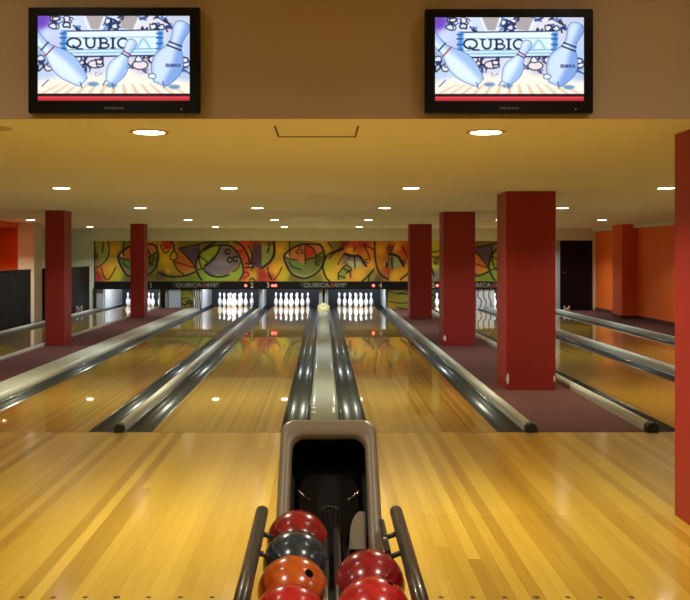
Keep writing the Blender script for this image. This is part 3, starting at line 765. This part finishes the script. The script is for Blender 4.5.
# grey top pieces and outlined scribble background
p.poly(tv([(268, 50), (325, 50), (310, 94), (286, 94)]), (172, 164, 166)); p.poly(tv([(372, 50), (436, 50), (416, 96), (382, 92)]), (172, 164, 166))
p.stroke(tv([(262, 50), (282, 97), (312, 97), (330, 50)]), 1.2, (240, 246, 255)); p.stroke(tv([(366, 50), (378, 98), (420, 98), (440, 50)]), 1.2, (240, 246, 255))
r = random.Random(4)
for k in range(34):
    x = r.choice([r.uniform(150, 260), r.uniform(330, 372), r.uniform(440, 540)]); y = r.uniform(56, 96)
    p.stroke(tv([(x, y), (x+r.uniform(-16, 16), y+r.uniform(-14, 14)), (x+r.uniform(-18, 18), y+r.uniform(-14, 14)), (x+r.uniform(-22, 22), y+r.uniform(-10, 10))]), r.uniform(1.0, 1.9), r.choice([NV, (60, 84, 140), (40, 40, 70), (90, 130, 190)]))
for k in range(46):
    x = r.choice([r.uniform(120, 200), r.uniform(210, 330), r.uniform(400, 480), r.uniform(560, 594)]); y = r.uniform(182, 232)
    p.stroke(tv([(x, y), (x+r.uniform(-14, 14), y+r.uniform(-14, 14)), (x+r.uniform(-18, 18), y+r.uniform(-12, 12))]), r.uniform(1.0, 2.0), r.choice([NV, (30, 34, 60), (70, 96, 150)]))
for cx_, cy_, rx, ry in ((300, 205, 24, 12), (440, 208, 24, 14), (250, 200, 14, 8), (150, 215, 12, 12), (480, 190, 12, 10)):
    ring = [(cx_+rx*math.cos(a), cy_+ry*math.sin(a)) for a in np.linspace(0, 2*PI, 14)]
    p.poly(tv(ring), (236, 222, 226)); p.stroke(tv(ring), 1.2, (28, 30, 58))
for k in range(26):
    if k < 14: x, y = r.choice([r.uniform(150, 262), r.uniform(334, 368), r.uniform(442, 530)]), r.uniform(60, 92)
    else: x, y = r.choice([r.uniform(122, 180), r.uniform(230, 330), r.uniform(400, 480), r.uniform(570, 592)]), r.uniform(186, 228)
    n_ = 9; ring = [(x+r.uniform(.6, 1.3)*11*math.cos(q), y+r.uniform(.6, 1.3)*9*math.sin(q)) for q in np.linspace(0, 2*PI, n_)[:-1]]
    ring = curve(ring+[ring[0]])
    p.poly(tv(ring), r.choice([(232, 238, 250), (214, 228, 248), (238, 228, 232)])); p.stroke(tv(ring), r.uniform(1.0, 1.8), r.choice([NV, (30, 34, 60), (44, 60, 110)]), 1, False)
# floor boards
p.poly(tv([(110, 262), (220, 238), (480, 240), (600, 262), (600, 300), (110, 300)]), (246, 240, 226), 6)
for k in range(13):
    x = 120+k*38
    p.poly(tv([(x, 300), (x+14, 300), (360+(x-355)*.75+6, 268), (360+(x-355)*.75, 268)]), (226, 190, 150), 1.5, 0.8)
# banner
p.poly(tv([(196, 102), (508, 98), (508, 178), (196, 182)]), (206, 232, 246)); p.poly(tv([(205, 104), (500, 100), (500, 118), (205, 120)]), (228, 244, 246))
p.poly(tv([(205, 122), (500, 120), (500, 156), (205, 158)]), (222, 240, 252)); p.stroke(tv([(200, 101), (500, 97)]), 1.3, NV); p.stroke(tv([(200, 182), (500, 178)]), 1.6, NV)
p.stroke(tv([(205, 121), (500, 119)]), .8, (120, 170, 205)); p.stroke(tv([(205, 160), (500, 156)]), .8, (90, 140, 190)); p.stroke(tv([(205, 170), (500, 167)]), 1.2, (130, 190, 220))
for x in (196, 500):
    p.poly(tv([(x-4, 100), (x+12, 100), (x+10, 180), (x-6, 180)]), (70, 140, 215), 3)
    for yy in (108, 122, 140, 156, 170): p.stroke(tv([(x-8, yy), (x+10, yy)]), 1.6, (40, 90, 170))
# letters Q U B I C and a faint A, thick and thin strokes with serifs
LT = (26, 40, 78)
def ell(cx_, cy_, rx, ry, a0=0, a1=2*PI, n=20): return [(cx_+rx*math.cos(a), cy_+ry*math.sin(a)) for a in np.linspace(a0, a1, n)]
p.stroke(tv(ell(231, 138, 21, 15)), 2.0, LT); p.stroke(tv([(228, 146), (240, 156), (258, 157)]), 1.6, LT)
p.stroke(tv([(270, 124), (270, 142), (279, 153), (292, 151), (296, 142), (296, 124)]), 2.0, LT); p.stroke(tv([(262, 124), (279, 124)]), 1.1, LT); p.stroke(tv([(289, 124), (303, 124)]), 1.1, LT)
p.stroke(tv([(315, 124), (315, 154)]), 2.4, LT); p.stroke(tv([(308, 124), (328, 124), (336, 131), (328, 138), (315, 138)]), 1.6, LT); p.stroke(tv([(315, 138), (332, 139), (341, 146), (332, 154), (308, 154)]), 1.8, LT)
p.stroke(tv([(354, 124), (354, 154)]), 2.4, LT); p.stroke(tv([(346, 124), (362, 124)]), 1.1, LT); p.stroke(tv([(346, 154), (362, 154)]), 1.1, LT)
p.stroke(tv(ell(386, 139, 16, 15, 0.9, 5.4)), 2.0, LT)
p.stroke(tv([(432, 152), (450, 126), (470, 152)]), 2.4, (150, 205, 235))
# three pins
def tpin(hx, hy, bx, by, W, bands, light, dark):
    ax, ay = bx-hx, by-hy; L = math.hypot(ax, ay); ax /= L; ay /= L; nx, ny = -ay, ax
    if nx > 0: nx, ny = -nx, -ny
    def edge(s): return [(hx+ax*L*t+s*nx*W*w, hy+ay*L*t+s*ny*W*w) for t, w in prof]
    prof = [(1-z/15.0, rr/2.383) for rr, z in PROF[::-1]]
    outl = edge(1)+edge(-1)[::-1]
    p.poly(tv(outl), dark)
    inner = [(hx+ax*L*t+nx*W*w*.95, hy+ay*L*t+ny*W*w*.95) for t, w in prof]+[(hx+ax*L*t-nx*W*w*.25, hy+ay*L*t-ny*W*w*.25) for t, w in prof][::-1]
    p.poly(tv(inner), light, 6)
    p.stroke(tv(outl+[outl[0]]), .8, (60, 84, 150), .7, False)
    for t, w, c in bands:
        p.stroke(tv([(hx+ax*L*t+nx*W*w, hy+ay*L*t+ny*W*w), (hx+ax*L*t-nx*W*w, hy+ay*L*t-ny*W*w)]), 1.5, c)
for sx_, sy_ in ((292, 268), (548, 277), (350, 272)): p.poly(tv(ell(sx_, sy_, 18, 7)), (110, 150, 190), 2)
tpin(78, 92, 262, 262, 40, [(.33, .42, (40, 30, 40)), (.42, .5, (170, 40, 50))], (222, 240, 255), (160, 194, 240))
tpin(420, 128, 344, 264, 31, [(.3, .42, (150, 70, 90)), (.36, .42, (70, 80, 120))], (222, 240, 255), (156, 190, 240))
tpin(578, 70, 503, 268, 50, [(.36, .42, (24, 24, 44)), (.42, .46, (24, 24, 44))], (206, 226, 250), (128, 166, 228))
for pts in ([(150, 255), (130, 275)], [(250, 262), (256, 280)], [(330, 258), (322, 272)], [(352, 264), (356, 282)], [(512, 260), (516, 280)], [(480, 245), (466, 235)], [(470, 243), (488, 238)]): p.stroke(tv(pts), 1.2, (70, 100, 160))
p.poly(tv(ell(478, 243, 12, 8)), (220, 236, 252)); p.stroke(tv(ell(478, 243, 12, 8)), .7, NV)
# small word on the right pin
for k, g in enumerate(([(522, 205), (527, 205), (527, 213), (522, 213), (522, 205)], [(531, 205), (531, 213), (536, 213), (536, 205)], [(540, 205), (545, 207), (540, 209), (545, 211), (540, 213), (540, 205)], [(549, 205), (549, 213)], [(558, 205), (553, 207), (553, 211), (558, 213)], [(561, 213), (564, 205), (567, 213)])):
    p.stroke(tv(g), .9, (40, 54, 110), 1, False)
# lower dark line and red strip
p.poly(tv([(100, 298), (620, 298), (620, 340), (100, 340)]), (16, 12, 30), .6); p.poly(tv([(100, 306), (620, 306), (620, 320), (100, 320)]), (206, 44, 58), .8)
p.stroke(tv([(100, 310), (620, 310)]), .9, (226, 80, 90))

def television(cx, cz, label, sx0, first=None):
    W, H = 0.852, 0.527
    t = thing('television', label, 'television', (cx, SOF, cz), 'televisions')
    bm = bmesh.new(); add_box(bm, -W/2, W/2, -0.075, -0.02, -H/2, H/2, 0.008, 3)
    add_box(bm, -W/2+0.08, W/2-0.08, -0.021, 0.0, -H/2+0.07, H/2-0.07)
    obj('casing', bm, M['black_gloss'], t)
    sw, sh = 0.752, 0.422
    o = p.mesh('screen', -sw/2, 0.2185, sw/TW, sh/TH, -0.0775, -0.074, M['screen'], t) if first is None else None
    if o is None:
        o = first.copy(); COL.objects.link(o); o.parent = t
    text_mesh('maker_lettering', 'SAMSUNG', 0.016, M['letter_grey'], t, (0.0, -0.0758, -0.2385), 1.35, 0.0006)
    bm = bmesh.new(); bmesh.ops.create_uvsphere(bm, u_segments=8, v_segments=6, radius=0.004, matrix=Matrix.Translation((0.335, -0.0755, -0.243)))
    obj('standby_lamp', bm, M['white'], t)
    return o
scr = television(-1.037, 2.444, 'black flat television on the soffit above the left lanes', None)
television(0.924, 2.440, 'black flat television on the soffit above the right lanes', None, scr)
for o_ in bpy.data.objects:
    if o_.name.startswith('television.001'): o_.scale = (0.98, 1, 0.985)

# ------------------------------------------------------------------ approach marker dots
for ln in (3, 4):
    for k in range(-3, 4):
        bm = bmesh.new(); r = 0.011 if k else 0.015
        add_lathe(bm, [(0, 0.0012), (r, 0.0012), (r, 0), (0, 0)], 14)
        o = obj('marker_dot', bm, M['dot']); o.location = (LANES[ln]+k*0.137, 4.06, 0)
        side = 'left' if ln == 3 else 'right'
        o_lab = {0: 'larger middle', -3: 'first', -2: 'second', -1: 'third', 1: 'fifth', 2: 'sixth', 3: 'seventh'}[k]
        tag(o, '%s brown dot from left in the floor row %s of ball return' % (o_lab, side), 'marker dot', 'approach marker dots')

# ------------------------------------------------------------------ ball return
BX = 0.022
br = thing('ball_return', 'beige ball return hood with black rack and rails on the wooden approach', 'ball return', (BX, 3.2, 0))
U = Vector((0, 0.55, 0.835)); Nn = Vector((0, 0.835, -0.55)); O = Vector((0, 3.43-3.2, 0.39))
def rrect(hw_b, hw_t, t0, t1, rad, n=8):
    """rounded rectangle loop (x, t) with tapered width"""
    pts = []
    def hw(t): return hw_b+(hw_t-hw_b)*(t-t0)/(t1-t0)
    for (sx, tc, a0) in ((1, t0+rad*.3, -PI/2), (1, t1-rad, 0), (-1, t1-rad, PI/2), (-1, t0+rad*.3, PI)):
        rr = rad if tc > (t0+t1)/2 else rad*.3
        for k in range(n+1):
            a = a0+PI/2*k/n
            pts.append((sx*(hw(tc)-rr)+rr*math.cos(a), tc+rr*math.sin(a)))
    return pts
def ring3(bm, pts, depth, lift=0.0):
    return [bm.verts.new(O+Vector((x, 0, 0))+U*(t+lift)+Nn*depth) for x, t in pts]
def skin(bm, A, B, smooth=True):
    n = len(A)
    for k in range(n):
        f = bm.faces.new((A[k], A[(k+1) % n], B[(k+1) % n], B[k])); f.smooth = smooth
bm = bmesh.new()
HT = 0.028
outer = rrect(0.207, 0.188, -0.16, 0.505+HT, 0.05)
L0 = ring3(bm, rrect(0.149, 0.141, -0.12, 0.438+HT-0.012, 0.05), 0.03)
L1 = ring3(bm, rrect(0.153, 0.145, -0.125, 0.445+HT-0.012, 0.052), 0.006)
L2 = ring3(bm, rrect(0.159, 0.150, -0.13, 0.451+HT-0.012, 0.054), 0.0)
L3 = ring3(bm, rrect(0.186, 0.172, -0.15, 0.484+HT, 0.055), -0.004)
L4 = ring3(bm, rrect(0.200, 0.183, -0.155, 0.498+HT, 0.055), 0.006)
L5 = ring3(bm, outer, 0.03)
L6 = ring3(bm, outer, 0.10)
L7 = ring3(bm, rrect(0.200, 0.176, -0.16, 0.46+HT, 0.07), 0.26)
L8 = ring3(bm, rrect(0.16, 0.14, -0.05, 0.36+HT, 0.08), 0.36)
for a, b in zip((L0, L1, L2, L3, L4, L5, L6, L7), (L1, L2, L3, L4, L5, L6, L7, L8)): skin(bm, a, b)
bm.faces.new(L8)
obj('hood', bm, M['hood'], br)
# black lining of the mouth
bm = bmesh.new()
A = ring3(bm, rrect(0.149, 0.141, -0.12, 0.438+HT-0.012, 0.05), 0.028)
B = ring3(bm, rrect(0.147, 0.138, -0.11, 0.432+HT, 0.05), 0.12)
C_l = ring3(bm, rrect(0.128, 0.115, -0.10, 0.36+HT, 0.06), 0.24)
skin(bm, A, B); skin(bm, B, C_l); bm.faces.new(C_l)
obj('hood_lining', bm, M['black_gloss'], br)
for s in (-1, 1):
    bm = bmesh.new(); add_tube(bm, (s*0.125, 0.42, 0.58), (s*0.085, 0.40, 0.545), 0.005); add_tube(bm, (s*0.085, 0.40, 0.545), (s*0.075, 0.38, 0.55), 0.005)
    obj('guide_bracket', bm, M['chrome'], br)
bm = bmesh.new()
rp_ = curve([(0.138, 0.17), (0.115, 0.172), (0.095, 0.15), (0.082, 0.11), (0.074, 0.03)])+[(0.138, 0.03)]
a = [bm.verts.new(O+Vector((x, 0, 0))+U*t_+Nn*0.05) for x, t_ in rp_]; b = [bm.verts.new(O+Vector((x, 0, 0))+U*t_+Nn*0.06) for x, t_ in rp_]
for k in range(len(rp_)): bm.faces.new((a[k], a[(k+1) % len(rp_)], b[(k+1) % len(rp_)], b[k]))
bm.faces.new(a); bm.faces.new(b)
obj('inner_wall_plate', bm, M['hood'], br)  # plate added where the hood's paler inner side wall shows
bm = bmesh.new()
arc = [(0.035*math.cos(q), 0.012*math.sin(q)) for q in np.linspace(0, PI, 9)]
for (xa1, za1), (xb1, zb1) in zip(arc, arc[1:]): add_tube(bm, (xa1+0.006, 0.40, 0.502+za1), (xb1+0.006, 0.40, 0.502+zb1), 0.006, 8)
obj('rail_bridge', bm, M['steel_black'], br)
obj('pedestal', box(-0.165, 0.165, 0.34, 0.78, 0, 0.26, 0.02), M['hood'], br)
# outer tubes with stubs
for s in (-1, 1):
    X = s*0.242
    bm = bmesh.new(); add_tube(bm, (X, 0.195, 0.552), (X, -1.25, 0.541), 0.0232, 18)
    tube = obj('side_tube', bm, M['steel_black'], br)
    bm = bmesh.new(); add_tube(bm, (X, 0.192, 0.552), (X, 0.1995, 0.552), 0.0195, 18); obj('tube_plug', bm, M['rubber'], tube)
    for yy in (-0.05, -0.25, -0.9):
        bm = bmesh.new(); add_tube(bm, (X, yy, 0.552), (X-s*0.06, yy, 0.53), 0.009, 10); obj('stub', bm, M['steel_black'], tube)
    if s > 0:
        bm = bmesh.new(); add_tube(bm, (0.186, 0.14, 0.532), (0.186, -0.19, 0.525), 0.0105, 12); obj('guard_rail', bm, M['steel_black'], br)
for X in (-0.012, 0.024):
    bm = bmesh.new(); add_tube(bm, (X-0.004 if X < 0 else X+0.001, 0.40, 0.50), (X, -1.2, 0.45), 0.0125, 12); obj('centre_rail', bm, M['steel_black'], br)
for X in (-0.165, -0.06, 0.065, 0.17):
    bm = bmesh.new(); add_tube(bm, (X, 0.40, 0.388), (X, -1.2, 0.345), 0.011, 12); obj('ball_rail', bm, M['steel_black'], br)
obj('rack_tray', box(-0.14, 0.14, -1.2, 0.42, 0.30, 0.325, 0.006), M['black'], br)
obj('cross_bar', box(-0.25, 0.25, -1.22, -1.18, 0.32, 0.56, 0.005), M['steel_black'], br)
obj('rack_leg', box(-0.10, 0.10, -0.95, -0.80, 0, 0.31, 0.01), M['black'], br)

# balls
def ball_mat(name, c1, c2, c3, scale=3.5):
    m, nt, b = new_mat(name)
    tc = nt.nodes.new('ShaderNodeTexCoord'); nz = nt.nodes.new('ShaderNodeTexNoise'); rp = nt.nodes.new('ShaderNodeValToRGB')
    nt.links.new(tc.outputs['Object'], nz.inputs['Vector']); nz.inputs['Scale'].default_value = scale*3; nz.inputs['Detail'].default_value = 5; nz.inputs['Distortion'].default_value = 1.6
    nt.links.new(nz.outputs['Fac'], rp.inputs[0]); e = rp.color_ramp.elements
    e[0].position = 0.3; e[0].color = c1; e[1].position = 0.75; e[1].color = c3; k = e.new(0.52); k.color = c2
    nt.links.new(rp.outputs[0], b.inputs['Base Color']); b.inputs['Roughness'].default_value = 0.22; b.inputs['Coat Weight'].default_value = 0.35; b.inputs['Coat Roughness'].default_value = 0.16
    return m
B_red = ball_mat('ball_dark_red', srgb(110, 18, 22), srgb(150, 26, 30), srgb(178, 40, 40))
B_blue = ball_mat('ball_slate_blue', srgb(30, 40, 48), srgb(42, 56, 66), srgb(58, 74, 84))
B_org = ball_mat('ball_orange', srgb(168, 66, 14), srgb(200, 88, 22), srgb(214, 112, 40))
B_red2 = ball_mat('ball_bright_red', srgb(160, 24, 28), srgb(196, 36, 38), srgb(214, 54, 52))
B_wine = ball_mat('ball_wine', srgb(112, 14, 26), srgb(150, 24, 36), srgb(170, 36, 44))
def ball(x, y, z, mat, label, holes):
    t = thing('bowling_ball', label, 'bowling ball', (x, y, z), 'balls on the ball return')
    R = 0.1085
    bm = bmesh.new(); bmesh.ops.create_uvsphere(bm, u_segments=48, v_segments=24, radius=R); obj('ball_shell', bm, mat, t, smooth=True)
    if not holes: return
    d = Vector(holes[0]).normalized(); a = d.orthogonal().normalized(); b = d.cross(a)
    for (u, v, r) in holes[1]:
        q = (d*R+a*u+b*v).normalized()
        bm = bmesh.new(); rot = q.to_track_quat('Z', 'Y').to_matrix().to_4x4()
        add_lathe(bm, [(0, 0.0004), (r*.85, 0.0006), (r, 0.0004), (r*1.04, -0.004), (0, -0.004)], 18)
        for vv in bm.verts: vv.co = rot @ vv.co + q*R
        obj('finger_hole', bm, M['hole'], t)
ball(-0.089, 3.28, 0.478, B_red, 'dark red bowling ball, farthest in the left column, nearest the hood', None)
ball(-0.089, 3.063, 0.471, B_blue, 'dark slate blue bowling ball, second in the left column of the rack', None)
ball(-0.091, 2.846, 0.458, B_org, 'orange bowling ball with finger holes, third in the left column', ((0.46, -0.52, 0.72), [(0, 0, 0.013)]))
ball(-0.092, 2.629, 0.448, B_red2, 'bright red bowling ball at the front of the left column, cut by the bottom edge', None)
ball(0.142, 2.872, 0.469, B_wine, 'wine red bowling ball, farthest in the right column of the rack', None)
ball(0.142, 2.654, 0.461, B_red2, 'bright red bowling ball at the front of the right column', ((0.44, -0.1, 0.89), [(0, 0, 0.009), (0.026, 0.004, 0.008), (0.012, 0.03, 0.011)]))

# ------------------------------------------------------------------ world, camera, view
w = bpy.data.worlds.new('room_air'); sc.world = w; w.use_nodes = True
w.node_tree.nodes['Background'].inputs[0].default_value = (0.9, 0.75, 0.55, 1); w.node_tree.nodes['Background'].inputs[1].default_value = 0.02
cam = bpy.data.cameras.new('camera'); co = bpy.data.objects.new('camera', cam); COL.objects.link(co)
co.location = (0, 0, 1.483); co.rotation_euler = (PI/2, 0, 0)
cam.sensor_width = 36; cam.sensor_fit = 'HORIZONTAL'; cam.lens = 940/690*36
cam.shift_x = 22/690; cam.shift_y = -46/690; cam.clip_start = 0.05
sc.camera = co
vs = sc.view_settings; vs.view_transform = 'Standard'; vs.look = 'None'; vs.gamma = 1; vs.exposure = 0.08; vs.use_curve_mapping = False
